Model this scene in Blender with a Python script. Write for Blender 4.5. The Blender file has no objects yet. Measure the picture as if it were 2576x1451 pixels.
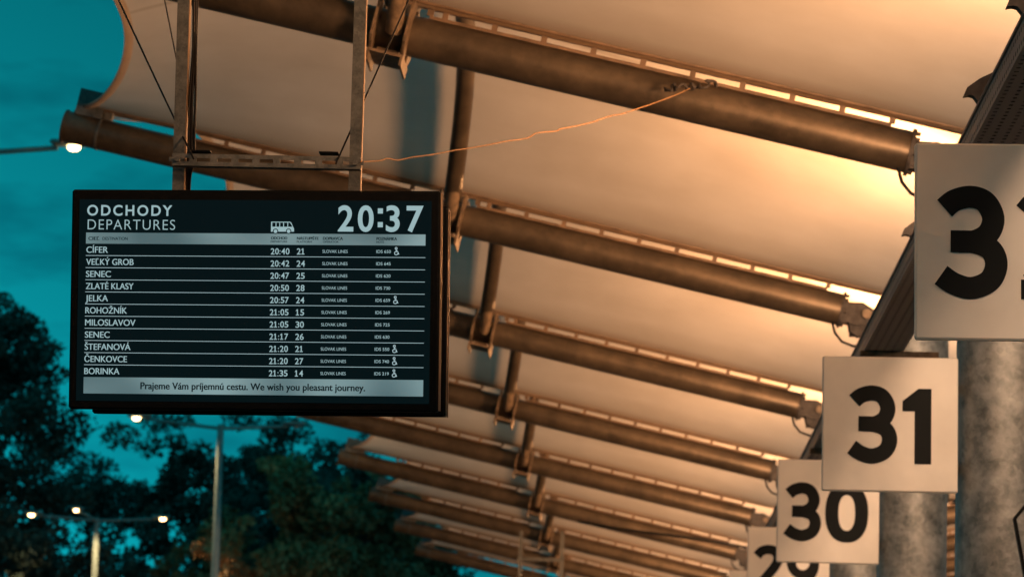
import bpy, math, random
from mathutils import Vector, Matrix, noise
R = math.radians
S = bpy.context.scene
COL = S.collection

# ------------------------------------------------------------------ camera
EYE = 1.65                                   # camera height above the platform
F = 8800.0                                   # focal length in pixels of a 2576 px wide frame
def cam_axes(yaw, pit, rol):
    fw = Vector((math.sin(yaw)*math.cos(pit), math.cos(yaw)*math.cos(pit), math.sin(pit)))
    rt = Vector((math.cos(yaw), -math.sin(yaw), 0)); up = rt.cross(fw)
    c, s = math.cos(rol), math.sin(rol)
    return c*rt + s*up, c*up - s*rt, fw
RT, UP, FW = cam_axes(-.0364, .1448, .0268)
cam_d = bpy.data.cameras.new('camera'); cam = bpy.data.objects.new('camera', cam_d); COL.objects.link(cam)
m = Matrix((RT, UP, -FW)).transposed().to_4x4(); m.translation = Vector((0, 0, EYE)); cam.matrix_world = m
cam_d.sensor_width = 36; cam_d.lens = 36*F/2576; cam_d.clip_start = .1; cam_d.clip_end = 3000
cam_d.dof.use_dof = True; cam_d.dof.focus_distance = 10.2; cam_d.dof.aperture_fstop = 8.5
S.camera = cam
def at(px, py, Y):
    """the point of the place that lies at depth Y along the row of bays, on one sight line"""
    d = FW + RT*(px-1288)/F - UP*(py-725.5)/F
    return Vector((0, 0, EYE)) + d*(Y/d.y)

# ------------------------------------------------------------------ world, light
W = bpy.data.worlds.new('World'); S.world = W; W.use_nodes = True
nt = W.node_tree; N = nt.nodes; L = nt.links
bg = N['Background']; bg.inputs['Strength'].default_value = 0.15
sky = N.new('ShaderNodeTexSky'); sky.sky_type = 'NISHITA'; sky.sun_disc = False
sky.sun_elevation = R(2); sky.sun_rotation = R(-20); sky.ozone_density = 4
bw = N.new('ShaderNodeRGBToBW'); L.new(sky.outputs[0], bw.inputs[0])
tc = N.new('ShaderNodeTexCoord'); mp = N.new('ShaderNodeMapping'); mp.inputs['Scale'].default_value = (1, 1, 3.2)
L.new(tc.outputs['Generated'], mp.inputs[0])
nz = N.new('ShaderNodeTexNoise'); nz.inputs['Scale'].default_value = 17; nz.inputs['Detail'].default_value = 4; nz.inputs['Roughness'].default_value = .55
L.new(mp.outputs[0], nz.inputs['Vector'])
rp = N.new('ShaderNodeValToRGB'); rp.color_ramp.elements[0].position = .34; rp.color_ramp.elements[0].color = (.62, .66, .70, 1)
rp.color_ramp.elements[1].position = .52; rp.color_ramp.elements[1].color = (1, 1, 1, 1)
L.new(nz.outputs['Fac'], rp.inputs[0])
tint = N.new('ShaderNodeMix'); tint.data_type = 'RGBA'; tint.blend_type = 'MULTIPLY'; tint.inputs['Factor'].default_value = 1
tint.inputs['A'].default_value = (.004, .61, .735, 1)
L.new(rp.outputs[0], tint.inputs['B'])
sc_ = N.new('ShaderNodeVectorMath'); sc_.operation = 'SCALE'; L.new(tint.outputs['Result'], sc_.inputs[0]); mxm = N.new('ShaderNodeMath'); mxm.operation = 'MAXIMUM'; mxm.inputs[1].default_value = 1.75; L.new(bw.outputs[0], mxm.inputs[0]); L.new(mxm.outputs[0], sc_.inputs['Scale'])
L.new(sc_.outputs[0], bg.inputs['Color'])
sd = bpy.data.lights.new('sun', 'SUN'); sd.energy = .04; sd.angle = R(30); sd.color = (.55, .85, 1)
so = bpy.data.objects.new('sun', sd); so.rotation_euler = (R(70), 0, R(30)); so.location = (0, 0, 40); COL.objects.link(so)
S.view_settings.view_transform = 'Standard'; S.view_settings.look = 'None'; S.view_settings.exposure = 0; S.view_settings.gamma = 1
S.cycles.max_bounces = 10; S.cycles.diffuse_bounces = 6; S.cycles.sample_clamp_indirect = 6
LAMP_W = 216.0                                # one canopy floodlight
LAMP_C = (1.0, .46, .185)
SIGN_FILL_W = 36.0  # added fill light for the sign faces

# ------------------------------------------------------------------ materials
MATS = {}
def nodes_of(name):
    mt = bpy.data.materials.new(name); mt.use_nodes = True; MATS[name] = mt
    return mt, mt.node_tree.nodes, mt.node_tree.links, mt.node_tree.nodes['Principled BSDF']
def plain(name, col, rough=.6, metal=0, var=.0, scale=20, bump=0):
    mt, n, l, p = nodes_of(name)
    p.inputs['Roughness'].default_value = rough; p.inputs['Metallic'].default_value = metal
    p.inputs['Base Color'].default_value = (*col, 1)
    if var:
        t = n.new('ShaderNodeTexCoord'); z = n.new('ShaderNodeTexNoise'); z.inputs['Scale'].default_value = scale; z.inputs['Detail'].default_value = 6
        oi = n.new('ShaderNodeObjectInfo'); ad = n.new('ShaderNodeVectorMath'); ad.operation = 'ADD'
        ml = n.new('ShaderNodeMath'); ml.operation = 'MULTIPLY'; ml.inputs[1].default_value = 30; l.new(oi.outputs['Random'], ml.inputs[0])
        l.new(t.outputs['Object'], ad.inputs[0]); l.new(ml.outputs[0], ad.inputs[1]); l.new(ad.outputs[0], z.inputs['Vector'])
        r = n.new('ShaderNodeValToRGB'); r.color_ramp.elements[0].position = .3; r.color_ramp.elements[1].position = .7
        r.color_ramp.elements[0].color = (*[c*(1-var) for c in col], 1); r.color_ramp.elements[1].color = (*[min(1, c*(1+var)) for c in col], 1)
        l.new(z.outputs['Fac'], r.inputs[0]); l.new(r.outputs[0], p.inputs['Base Color'])
        if bump:
            b = n.new('ShaderNodeBump'); b.inputs['Strength'].default_value = bump; b.inputs['Distance'].default_value = .01
            l.new(z.outputs['Fac'], b.inputs['Height']); l.new(b.outputs[0], p.inputs['Normal'])
    return mt
def galvanised(name, dark, light, s1=6, s2=40, rough=.5, metal=.5, vmix=.35):
    mt, n, l, p = nodes_of(name)
    t = n.new('ShaderNodeTexCoord'); oi = n.new('ShaderNodeObjectInfo')
    ml = n.new('ShaderNodeMath'); ml.operation = 'MULTIPLY'; ml.inputs[1].default_value = 50; l.new(oi.outputs['Random'], ml.inputs[0])
    ad = n.new('ShaderNodeVectorMath'); ad.operation = 'ADD'; l.new(t.outputs['Object'], ad.inputs[0]); l.new(ml.outputs[0], ad.inputs[1])
    a = n.new('ShaderNodeTexNoise'); a.inputs['Scale'].default_value = s1; a.inputs['Detail'].default_value = 8; a.inputs['Roughness'].default_value = .65
    v = n.new('ShaderNodeTexVoronoi'); v.inputs['Scale'].default_value = s2
    for q in (a, v): l.new(ad.outputs[0], q.inputs['Vector'])
    mx = n.new('ShaderNodeMix'); mx.inputs['Factor'].default_value = vmix
    l.new(a.outputs['Fac'], mx.inputs['A']); l.new(v.outputs['Color'], mx.inputs['B'])
    r = n.new('ShaderNodeValToRGB'); r.color_ramp.elements[0].position = .32; r.color_ramp.elements[1].position = .68
    r.color_ramp.elements[0].color = (*dark, 1); r.color_ramp.elements[1].color = (*light, 1)
    l.new(mx.outputs[0], r.inputs[0]); l.new(r.outputs[0], p.inputs['Base Color'])
    rr = n.new('ShaderNodeMapRange'); rr.inputs['To Min'].default_value = rough-.12; rr.inputs['To Max'].default_value = rough+.18
    l.new(mx.outputs[0], rr.inputs[0]); l.new(rr.outputs[0], p.inputs['Roughness'])
    p.inputs['Metallic'].default_value = metal
    return mt
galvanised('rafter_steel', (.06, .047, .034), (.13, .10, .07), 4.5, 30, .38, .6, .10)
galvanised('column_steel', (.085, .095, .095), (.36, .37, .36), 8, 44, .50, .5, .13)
galvanised('strut_steel', (.05, .056, .056), (.145, .15, .146), 25, 160, .5, .4, .2)
plain('dark_steel', (.045, .038, .034), .7, .2, .4, 30)
plain('worn_plate', (.14, .10, .065), .6, .2, .5, 25)
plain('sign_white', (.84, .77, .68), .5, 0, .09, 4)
plain('sign_edge', (.35, .34, .33), .5)
plain('sign_black', (.010, .012, .013), .6)
plain('black_plastic', (.0035, .004, .0045), .6, 0, .2, 60)
plain('bronze_trim_lit_edge', (.30, .19, .11), .35, .6)
plain('black_cable', (.010, .010, .011), .5)
plain('rope_fibre', (.28, .15, .06), .85, 0, .3, 200)
plain('pole_paint', (.24, .31, .31), .45, .3, .15, 10)
plain('keder', (.13, .085, .055), .7, 0, .4, 12)
plain('bark', (.06, .045, .035), .9, 0, .4, 8)
plain('asphalt', (.05, .05, .052), .9, 0, .25, 3, .3)
plain('tray_inside', (.10, .095, .095), .8)
for q in ('black_plastic', 'sign_black', 'black_cable'): MATS[q].node_tree.nodes['Principled BSDF'].inputs['Specular IOR Level'].default_value = .08
def leaf(name, col):
    mt, n, l, p = nodes_of(name)
    oi = n.new('ShaderNodeTexCoord'); z = n.new('ShaderNodeTexNoise'); z.inputs['Scale'].default_value = .9; z.inputs['Detail'].default_value = 4
    l.new(oi.outputs['Object'], z.inputs['Vector'])
    r = n.new('ShaderNodeValToRGB'); r.color_ramp.elements[0].position = .35; r.color_ramp.elements[1].position = .68
    r.color_ramp.elements[0].color = (*[c*.55 for c in col], 1); r.color_ramp.elements[1].color = (*[c*1.6 for c in col], 1)
    l.new(z.outputs['Fac'], r.inputs[0]); l.new(r.outputs[0], p.inputs['Base Color']); p.inputs['Roughness'].default_value = .7
leaf('leaf_dark', (.050, .080, .064)); leaf('leaf_warmlit', (.36, .21, .09)); leaf('leaf_mid', (.20, .15, .07))  # olive leaves browned and brightened, warm lamplight put into their colour
def emitter(name, col, st, base=(.02, .02, .02)):
    mt, n, l, p = nodes_of(name)
    p.inputs['Base Color'].default_value = (*base, 1); p.inputs['Emission Color'].default_value = (*col, 1); p.inputs['Emission Strength'].default_value = st
    p.inputs['Roughness'].default_value = .3; p.inputs['Specular IOR Level'].default_value = .05
    return mt
emitter('screen_dark', (.0018, .0062, .0075), 1.0, (.001, .001, .001))
emitter('screen_text', (.30, .45, .475), 1.0)
emitter('screen_thin', (.40, .56, .60), 1.0)
emitter('lamp_lens', (1.0, .62, .26), 14)
emitter('flood_lens', (1.0, .55, .22), 14)
# backlit bar of the screen: emission varies in soft noise patches
mt, n, l, p = nodes_of('screen_bar')
t = n.new('ShaderNodeTexCoord'); z = n.new('ShaderNodeTexNoise'); z.inputs['Scale'].default_value = 3.4; z.inputs['Detail'].default_value = 1
l.new(t.outputs['Object'], z.inputs['Vector']); r = n.new('ShaderNodeValToRGB')
r.color_ramp.elements[0].position = .35; r.color_ramp.elements[0].color = (.065, .125, .14, 1); r.color_ramp.elements[1].position = .68; r.color_ramp.elements[1].color = (.21, .325, .34, 1)
l.new(z.outputs['Fac'], r.inputs[0]); l.new(r.outputs[0], p.inputs['Emission Color']); p.inputs['Emission Strength'].default_value = 1
p.inputs['Base Color'].default_value = (.02, .02, .02, 1)
emitter('screen_ink', (.003, .009, .011), 1.0, (.004, .004, .004))
# canopy membrane: coated fabric, lets some light through, seams and dirt along the clamped edges
mt, n, l, p = nodes_of('membrane')
out = n['Material Output']; n.remove(p)
uv = n.new('ShaderNodeUVMap'); uv.uv_map = 'UVMap'; sx = n.new('ShaderNodeSeparateXYZ'); l.new(uv.outputs[0], sx.inputs[0])
tcn = n.new('ShaderNodeTexCoord'); z = n.new('ShaderNodeTexNoise'); z.inputs['Scale'].default_value = 1.6; z.inputs['Detail'].default_value = 5
l.new(tcn.outputs['Object'], z.inputs['Vector'])
base = n.new('ShaderNodeValToRGB'); base.color_ramp.elements[0].position = .3; base.color_ramp.elements[0].color = (.55, .51, .46, 1)
base.color_ramp.elements[1].position = .7; base.color_ramp.elements[1].color = (.66, .62, .57, 1); l.new(z.outputs['Fac'], base.inputs[0])
seam = n.new('ShaderNodeValToRGB'); cr = seam.color_ramp; cr.interpolation = 'LINEAR'
cr.elements[0].position = 0; cr.elements[0].color = (.42, .30, .20, 1); cr.elements[1].position = 1; cr.elements[1].color = (.42, .30, .20, 1)
for pos, v in ((.02, .8), (.05, 1), (.328, 1), (.3315, .82), (.338, .82), (.3415, 1), (.661, 1), (.6645, .82), (.671, .82), (.6745, 1), (.95, 1), (.98, .8)):
    e = cr.elements.new(pos); e.color = (v, v*.97, v*.93, 1) if v < 1 else (1, 1, 1, 1)
l.new(sx.outputs['Y'], seam.inputs[0])
mm = n.new('ShaderNodeMix'); mm.data_type = 'RGBA'; mm.blend_type = 'MULTIPLY'; mm.inputs['Factor'].default_value = 1
st = n.new('ShaderNodeTexNoise'); st.inputs['Scale'].default_value = 1.0; st.inputs['Detail'].default_value = 7; st.inputs['Roughness'].default_value = .6
smp = n.new('ShaderNodeMapping'); smp.inputs['Scale'].default_value = (.7, 3.2, 3.2); l.new(tcn.outputs['Object'], smp.inputs[0]); l.new(smp.outputs[0], st.inputs['Vector'])
sr = n.new('ShaderNodeValToRGB'); sr.color_ramp.elements[0].position = .36; sr.color_ramp.elements[0].color = (.955, .945, .93, 1); sr.color_ramp.elements[1].position = .56; sr.color_ramp.elements[1].color = (1, 1, 1, 1)
l.new(st.outputs['Fac'], sr.inputs[0]); m2 = n.new('ShaderNodeMix'); m2.data_type = 'RGBA'; m2.blend_type = 'MULTIPLY'; m2.inputs['Factor'].default_value = 1
l.new(base.outputs[0], m2.inputs['A']); l.new(sr.outputs[0], m2.inputs['B']); l.new(m2.outputs['Result'], mm.inputs['A']); l.new(seam.outputs[0], mm.inputs['B'])
df = n.new('ShaderNodeBsdfDiffuse'); tr = n.new('ShaderNodeBsdfTranslucent'); mxs = n.new('ShaderNodeMixShader'); mxs.inputs[0].default_value = .36
l.new(mm.outputs['Result'], df.inputs['Color']); l.new(mm.outputs['Result'], tr.inputs['Color'])
l.new(df.outputs[0], mxs.inputs[1]); l.new(tr.outputs[0], mxs.inputs[2]); l.new(mxs.outputs[0], out.inputs['Surface'])
plain('hem', (.36, .30, .255), .7, 0, .08, 6)
# perforated tray sheet: round holes in a sheet, laid out in metres on its own UV map
mt, n, l, p = nodes_of('perforated_sheet')
uv = n.new('ShaderNodeUVMap'); uv.uv_map = 'UVMap'
fr = n.new('ShaderNodeVectorMath'); fr.operation = 'FRACTION'; l.new(uv.outputs[0], fr.inputs[0])
sb = n.new('ShaderNodeVectorMath'); sb.operation = 'SUBTRACT'; sb.inputs[1].default_value = (.5, .5, 0); l.new(fr.outputs[0], sb.inputs[0])
ln = n.new('ShaderNodeVectorMath'); ln.operation = 'LENGTH'; l.new(sb.outputs[0], ln.inputs[0])
lt = n.new('ShaderNodeMath'); lt.operation = 'GREATER_THAN'; lt.inputs[1].default_value = .19; l.new(ln.outputs['Value'], lt.inputs[0])
l.new(lt.outputs[0], p.inputs['Alpha'])
p.inputs['Base Color'].default_value = (.40, .36, .34, 1); p.inputs['Metallic'].default_value = 0; p.inputs['Roughness'].default_value = .9; p.inputs['Specular IOR Level'].default_value = .1

# ------------------------------------------------------------------ mesh builder
class MB:
    def __init__(s): s.v = []; s.f = []; s.smooth = []
    def add(s, vs, fs, sm=False):
        o = len(s.v); s.v += [Vector(v) for v in vs]; s.f += [[o+i for i in f] for f in fs]; s.smooth += [sm]*len(fs)
    def box(s, c, size, M=None, bev=0):
        M = M or Matrix.Identity(3); x, y, z = [q/2 for q in size]; c = Vector(c)
        if not bev:
            vs = [c + M @ Vector((a*x, b*y, d*z)) for a in (-1, 1) for b in (-1, 1) for d in (-1, 1)]
            s.add(vs, [(0, 1, 3, 2), (4, 6, 7, 5), (0, 4, 5, 1), (2, 3, 7, 6), (0, 2, 6, 4), (1, 5, 7, 3)]); return
        # bevelled: three shrunken copies of each corner
        vs = []; idx = {}
        for a in (-1, 1):
            for b in (-1, 1):
                for d in (-1, 1):
                    for k in range(3):
                        q = [a*(x-bev), b*(y-bev), d*(z-bev)]; q[k] += (a, b, d)[k]*bev
                        idx[a, b, d, k] = len(vs); vs.append(c + M @ Vector(q))
        fs = []
        for k in range(3):
            i, j = (k+1) % 3, (k+2) % 3
            for sg in (-1, 1):
                lp = []
                for (p_, q_) in ((-1, -1), (1, -1), (1, 1), (-1, 1)):
                    t = [0]*3; t[k] = sg; t[i] = p_; t[j] = q_; lp.append(idx[(*t, k)])
                fs.append(lp if sg > 0 else lp[::-1])
            for p_ in (-1, 1):
                for q_ in (-1, 1):
                    a0 = [0]*3; a0[i] = p_; a0[j] = q_; a0[k] = -1; a1 = list(a0); a1[k] = 1
                    lp = [idx[(*a0, i)], idx[(*a1, i)], idx[(*a1, j)], idx[(*a0, j)]]
                    fs.append(lp if p_*q_ < 0 else lp[::-1])
        for a in (-1, 1):
            for b in (-1, 1):
                for d in (-1, 1):
                    lp = [idx[a, b, d, k] for k in range(3)]; fs.append(lp if a*b*d > 0 else lp[::-1])
        s.add(vs, fs)
    def tube(s, pts, r, n=16, caps=True, closed=False):
        pts = [Vector(p) for p in pts]; rs = r if isinstance(r, (list, tuple)) else [r]*len(pts)
        vs = []; ref = None
        for i, p in enumerate(pts):
            a = pts[max(0, i-1)]; b = pts[min(len(pts)-1, i+1)]
            if closed: a = pts[i-1]; b = pts[(i+1) % len(pts)]
            d = (b-a).normalized()
            if ref is None:
                ref = Vector((0, 0, 1)) if abs(d.z) < .9 else Vector((0, 1, 0))
            e1 = d.cross(ref).normalized(); e2 = e1.cross(d); ref = e2
            for k in range(n):
                t = 2*math.pi*k/n; vs.append(p + (e1*math.cos(t) + e2*math.sin(t))*rs[i])
        fs = []; m_ = len(pts)
        for i in range(m_ if closed else m_-1):
            for k in range(n):
                a = i*n+k; b = i*n+(k+1) % n; c = ((i+1) % m_)*n
                fs.append((a, b, c+(k+1) % n, c+k))
        s.add(vs, fs, True)
        if caps and not closed:
            s.add(vs[:n], [list(range(n))[::-1]]); s.add(vs[-n:], [list(range(n))])
    def prism(s, poly, d, M, holes=None):
        """poly in the local xz plane, thickness d from y=0 to y=-d ; M is 4x4"""
        n = len(poly)
        vs = [M @ Vector((x, 0, z)) for x, z in poly] + [M @ Vector((x, -d, z)) for x, z in poly]
        s.add(vs, [list(range(n)), list(range(2*n-1, n-1, -1))] + [(i, i+n, (i+1) % n+n, (i+1) % n) for i in range(n)])
    def build(s, name, mat, parent=None, loc=None):
        me = bpy.data.meshes.new(name); me.from_pydata(s.v, [], s.f); me.update()
        for i, p in enumerate(me.polygons): p.use_smooth = s.smooth[i]
        me.materials.append(MATS[mat]); o = bpy.data.objects.new(name, me); COL.objects.link(o)
        if parent: o.parent = parent
        if loc is not None: o.location = loc
        return o
def tag(o, label=None, cat=None, group=None, kind=None):
    for k, v in (('label', label), ('category', cat), ('group', group), ('kind', kind)):
        if v: o[k] = v
    return o
def empty(name, loc, M=None):
    o = bpy.data.objects.new(name, None); o.empty_display_size = .1
    o.matrix_world = Matrix.Translation(Vector(loc)) @ (M or Matrix.Identity(4)); COL.objects.link(o); return o
def copy_tree(o, parent=None):
    kids = [c for c in o.children]
    c = o.copy(); COL.objects.link(c)
    if parent: c.parent = parent
    for ch in kids: copy_tree(ch, c)
    return c
def catmull(pts, n=8):
    pts = [Vector(p) for p in pts]; out = []
    for i in range(len(pts)-1):
        p0 = pts[max(0, i-1)]; p1 = pts[i]; p2 = pts[i+1]; p3 = pts[min(len(pts)-1, i+2)]
        for k in range(n):
            t = k/n
            out.append(.5*((2*p1) + (p2-p0)*t + (2*p0-5*p1+4*p2-p3)*t*t + (3*p1-p0-3*p2+p3)*t**3))
    return out + [pts[-1]]

# ------------------------------------------------------------------ ground
g = MB(); g.add([(-900, -300, 0), (900, -300, 0), (900, 1500, 0), (-900, 1500, 0)], [(0, 1, 2, 3)])
tag(g.build('ground', 'asphalt'), kind='structure')

plain('paving', (.16, .155, .15), .85, 0, .15, 2.5)
g = MB(); g.box((1.2, 30, .004), (11, 90, .24), bev=.01)
tag(g.build('pavement', 'paving'), kind='structure')

# ------------------------------------------------------------------ canopy
PITCH = 5.028; Z0 = 10.317                     # rafters stand every 5 m down the platform
def zr(k): return Z0 + PITCH*k
AL = math.atan(.217); CA, SA = math.cos(AL), math.sin(AL)
AX0 = Vector((1.187, 0, EYE + 2.889))          # rafter axis at its low end
RD = .0935                                     # rafter tube radius
def rl(s, y, w): return Vector((s*CA + w*SA, y, -s*SA + w*CA))      # rafter frame: s along (left is negative), w up
RM = Matrix(((CA, 0, SA), (0, 1, 0), (-SA, 0, CA)))
S_TIP = -4.72; S_ARCH = -2.36
ORD = {-2: 'rafter standing over the platform behind the viewer', }
def make_rafter():
    root = empty('canopy_rafter', (0, 0, 0))
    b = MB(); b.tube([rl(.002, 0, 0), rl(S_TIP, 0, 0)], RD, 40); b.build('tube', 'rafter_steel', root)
    # slotted clamp rail on top: small tabs carry a bar
    b = MB()
    for s0, s1 in ((-.10, -2.22), (-2.62, -4.06)):
        b.box(rl((s0+s1)/2, 0, .1435), (abs(s1-s0), .026, .017), RM); b.box(rl((s0+s1)/2, 0, .0975), (abs(s1-s0), .010, .023), RM)
        b.box(rl((s0+s1)/2, -.003, .156), (abs(s1-s0), .05, .006), RM)
        n_ = int(abs(s1-s0)/.228)
        for i in range(n_+1):
            b.box(rl(s0 - i*.228, 0, .1225), (.026, .012, .028), RM)
        b.box(rl(s1, 0, .1225), (.03, .012, .028), RM)
    b.build('clamp_rail', 'keder', root)
    b = MB(); b.tube([rl(0, 0, 0), rl(.016, 0, 0)], RD+.014, 32)
    for a in range(8):
        t = a*math.pi/4+.2; c = rl(.016, math.cos(t)*.088, math.sin(t)*.088); b.tube([c, c+rl(.02, 0, 0)], .010, 6)
    b.build('end_flange', 'dark_steel', root)
    b = MB()
    for y in (-.045, .045):
        pl = [(.016, -.075), (.12, -.075), (.22, -.03), (.22, .03), (.12, .065), (.016, .045)]
        M4 = Matrix.Translation(Vector((0, y+.007, 0))) @ RM.to_4x4(); b.prism(pl, .014, M4)
    b.build('clevis', 'dark_steel', root)
    b = MB(); b.tube([rl(.155, -.085, 0), rl(.155, .075, 0)], .019, 16); b.tube([rl(.155, -.095, 0), rl(.155, -.085, 0)], .028, 16)
    b.build('clevis_pin', 'worn_plate', root)
    b = MB()
    b.tube([rl(-.03, -.05, -.09), rl(.0, -.06, -.15), rl(.05, -.06, -.19), rl(.12, -.05, -.20), rl(.24, -.02, -.17), rl(.34, 0, -.15)], .008, 8)
    b.tube([rl(.06, -.06, -.07), rl(.08, -.065, -.125), rl(.13, -.065, -.145), rl(.18, -.06, -.12), rl(.19, -.05, -.06)], .007, 8)
    b.build('cable_loop', 'black_cable', root)
    # cheeks that take the arch tubes on both faces, and the channel under the tube
    for sd_ in (-1, 1):
        b = MB()
        for ds in (-.075, .075):
            pl = [(-.12, -.07), (-.035, -.125), (.02, -.125), (.02, .125), (-.10, .125), (-.12, .09)]
            M4 = Matrix.Translation(rl(S_ARCH+ds, sd_*.085, 0)) @ RM.to_4x4() @ Matrix.Rotation(sd_*math.pi/2 if sd_ > 0 else -math.pi/2, 4, 'Z')
            M4 = M4 @ Matrix.Translation(Vector((0, .006, 0))) if True else M4
            if sd_ < 0: pl2 = [(-x, z) for x, z in pl]
            else: pl2 = pl
            # plate lies in the y-w plane
            vs = []
            for off in (-.006, .006):
                for x, z in pl: vs.append(rl(S_ARCH+ds+off, sd_*(.075 - x), z))
            n_ = len(pl); b.add(vs, [list(range(n_)), list(range(2*n_-1, n_-1, -1))] + [(i, i+n_, (i+1) % n_+n_, (i+1) % n_) for i in range(n_)])
        b.build('arch_bracket', 'worn_plate', root)
    b = MB()
    b.box(rl(S_ARCH+.0, 0, -.128), (.165, .30, .012), RM)
    b.box(rl(S_ARCH-.077, 0, -.150), (.010, .30, .044), RM); b.box(rl(S_ARCH+.077, 0, -.150), (.010, .30, .044), RM)
    b.box(rl(S_ARCH, 0, -.108), (.10, .12, .030), RM)
    b.build('saddle_channel', 'worn_plate', root)
    # tip: end cap lip, weld ring and the boxed bracket that takes the edge cable
    b = MB(); b.tube([rl(S_TIP+.002, 0, 0), rl(S_TIP-.012, 0, 0)], RD+.006, 32); b.build('end_cap', 'rafter_steel', root)
    b = MB(); b.tube([rl(S_TIP+.20, 0, 0), rl(S_TIP+.215, 0, 0)], RD+.004, 32); b.build('weld_ring', 'strut_steel', root)
    b = MB()
    for y in (-.055, .055): b.box(rl(S_TIP+.125, y, .155), (.165, .010, .15), RM)
    b.box(rl(S_TIP+.125, 0, .232), (.165, .12, .010), RM); b.box(rl(S_TIP+.235, 0, .125), (.05, .05, .075), RM)
    b.box(rl(S_TIP+.11, 0, .088), (.15, .09, .03), RM)
    b.build('tip_bracket', 'strut_steel', root)
    b = MB(); b.tube([rl(S_TIP+.13, -.068, .15), rl(S_TIP+.20, -.085, .185), rl(S_TIP+.29, -.075, .20)], .010, 8); b.build('edge_cable_end', 'black_cable', root)
    return root
K0, K1 = -2, 9
NTH = ['first', 'second', 'third', 'fourth', 'fifth', 'sixth', 'seventh', 'eighth', 'ninth', 'tenth', 'eleventh', 'twelfth']
def nth(k): return NTH[k-1]
rafter0 = make_rafter()
for k in range(K0, K1+1):
    r = rafter0 if k == K0 else copy_tree(rafter0)
    r.location = (AX0.x, zr(k), AX0.z)
    lab = {1: 'nearest visible galvanised rafter tube, crossing above the departures board and ending by sign 32',
           2: 'second visible galvanised rafter tube, its capped tip against the sky above the board'}.get(k)
    if not lab: lab = ('%s galvanised rafter tube in view, counted from the nearest' % nth(k)) if k > 0 else ('galvanised rafter tube over the platform %s bay nearer than the view' % ('one', 'two', 'three')[-k])
    tag(r, lab, 'rafter', 'rafters carrying the membrane canopy')

# one fabric panel per bay
XL, XR = -3.346, 1.60
XA = AX0.x + rl(S_ARCH, 0, 0).x
def mem(v, t, w=0.0):
    """v 0 at the column side .. 1 at the free edge, t 0..1 across the bay"""
    q = 1 - abs(2*t-1)**3.26
    xl = XL + .492*q; xr = XR + .42*q
    x = xr + (xl-xr)*v
    d = x - XA
    rise = .80 - (.80-.212)*(d/(-3.0-XA))**2 if d < 0 else .80 - .30*(d/(1.4-XA))**2
    pw = 2.35 + .9*max(0, min(1, (-1.6-x)/1.4))
    prof = 1 - abs(2*t-1)**pw
    h = -(x-AX0.x)*.217 + .140 + rise*prof + w
    return Vector((x + .20*rise*prof*0, .022 + (PITCH-.044)*t, h))
def grid(name, mat, f, nu, nv, parent, uvs=None):
    me = bpy.data.meshes.new(name); vs = []; fs = []; uv = []
    for i in range(nu+1):
        for j in range(nv+1): vs.append(f(i/nu, j/nv)); uv.append((i/nu, j/nv))
    for i in range(nu):
        for j in range(nv):
            a = i*(nv+1)+j; fs.append((a, a+1, a+nv+2, a+nv+1))
    me.from_pydata(vs, [], fs); ul = me.uv_layers.new(name='UVMap')
    for lp in me.loops: ul.data[lp.index].uv = uv[lp.vertex_index]
    for p in me.polygons: p.use_smooth = True
    me.materials.append(MATS[mat]); o = bpy.data.objects.new(name, me); COL.objects.link(o)
    if parent: o.parent = parent
    return o
def make_membrane():
    root = empty('canopy_membrane', (0, 0, 0))
    grid('fabric', 'membrane', mem, 44, 40, root)
    # hem pocket of the free edge, a little below the fabric
    grid('edge_hem', 'hem', lambda u, t: mem(1.0 - .0105*u, t, -.010 - .006*math.sin(math.pi*u)), 2, 40, root)
    for t in (0.004, .996):
        b = MB(); b.tube([mem(v, t, .004) for v in [i/20 for i in range(21)]], .011, 6); b.build('edge_bead', 'keder', root)
    # reinforcing patch where the hem nears the ridge seam
    return root
mem0 = make_membrane()
for k in range(K0, K1):
    r = mem0 if k == K0 else copy_tree(mem0)
    r.location = (0, zr(k), AX0.z)
    if k == 0: lab = 'nearest white fabric canopy panel, filling the upper right above the first rafter'
    elif k > 0: lab = 'white fabric canopy panel stretched between the %s and %s rafters in view' % (nth(k), nth(k+1))
    else: lab = 'white fabric canopy panel %s bay nearer than the view' % ('one', 'two')[-k-1]
    tag(r, lab, 'canopy', 'fabric panels of the canopy')

# arch tube bowed between neighbouring rafters under each panel
def arch_pt(t):
    d = abs(2*t-1); h = .05 + .72*(1-d**2.5)
    return rl(S_ARCH, 0, 0) + Vector((h*SA, .135 + (PITCH-.27)*t, h*CA))
def make_arch():
    root = empty('arch_tube', (0, 0, 0))
    b = MB(); b.tube([arch_pt(.012+.976*i/40) for i in range(41)], .052, 24); b.build('tube', 'rafter_steel', root)
    for a, c in ((0, 1), (1, 0)):
        p = arch_pt(.0); e = arch_pt(.03)
        b = MB(); pa = arch_pt(abs(a-.0)); pb = arch_pt(.035 if a == 0 else .965)
        down = (pa-pb).normalized()
        b.tube([pb, pa + Vector((0, 0, -.075))], .040, 20); b.build('end_sleeve', 'worn_plate', root)
    return root
arch0 = make_arch()
for k in range(K0, K1):
    r = arch0 if k == K0 else copy_tree(arch0)
    r.location = (AX0.x, zr(k), AX0.z)
    if k > 0: lab = 'bowed steel arch tube under the panel between the %s and %s rafters in view' % (nth(k), nth(k+1))
    else: lab = 'bowed steel arch tube reaching the first rafter bracket at the top' if k == 0 else 'bowed steel arch tube %s bay nearer than the view' % ('one', 'two')[-k-1]
    tag(r, lab, 'arch tube', 'arch tubes under the canopy panels')

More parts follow.
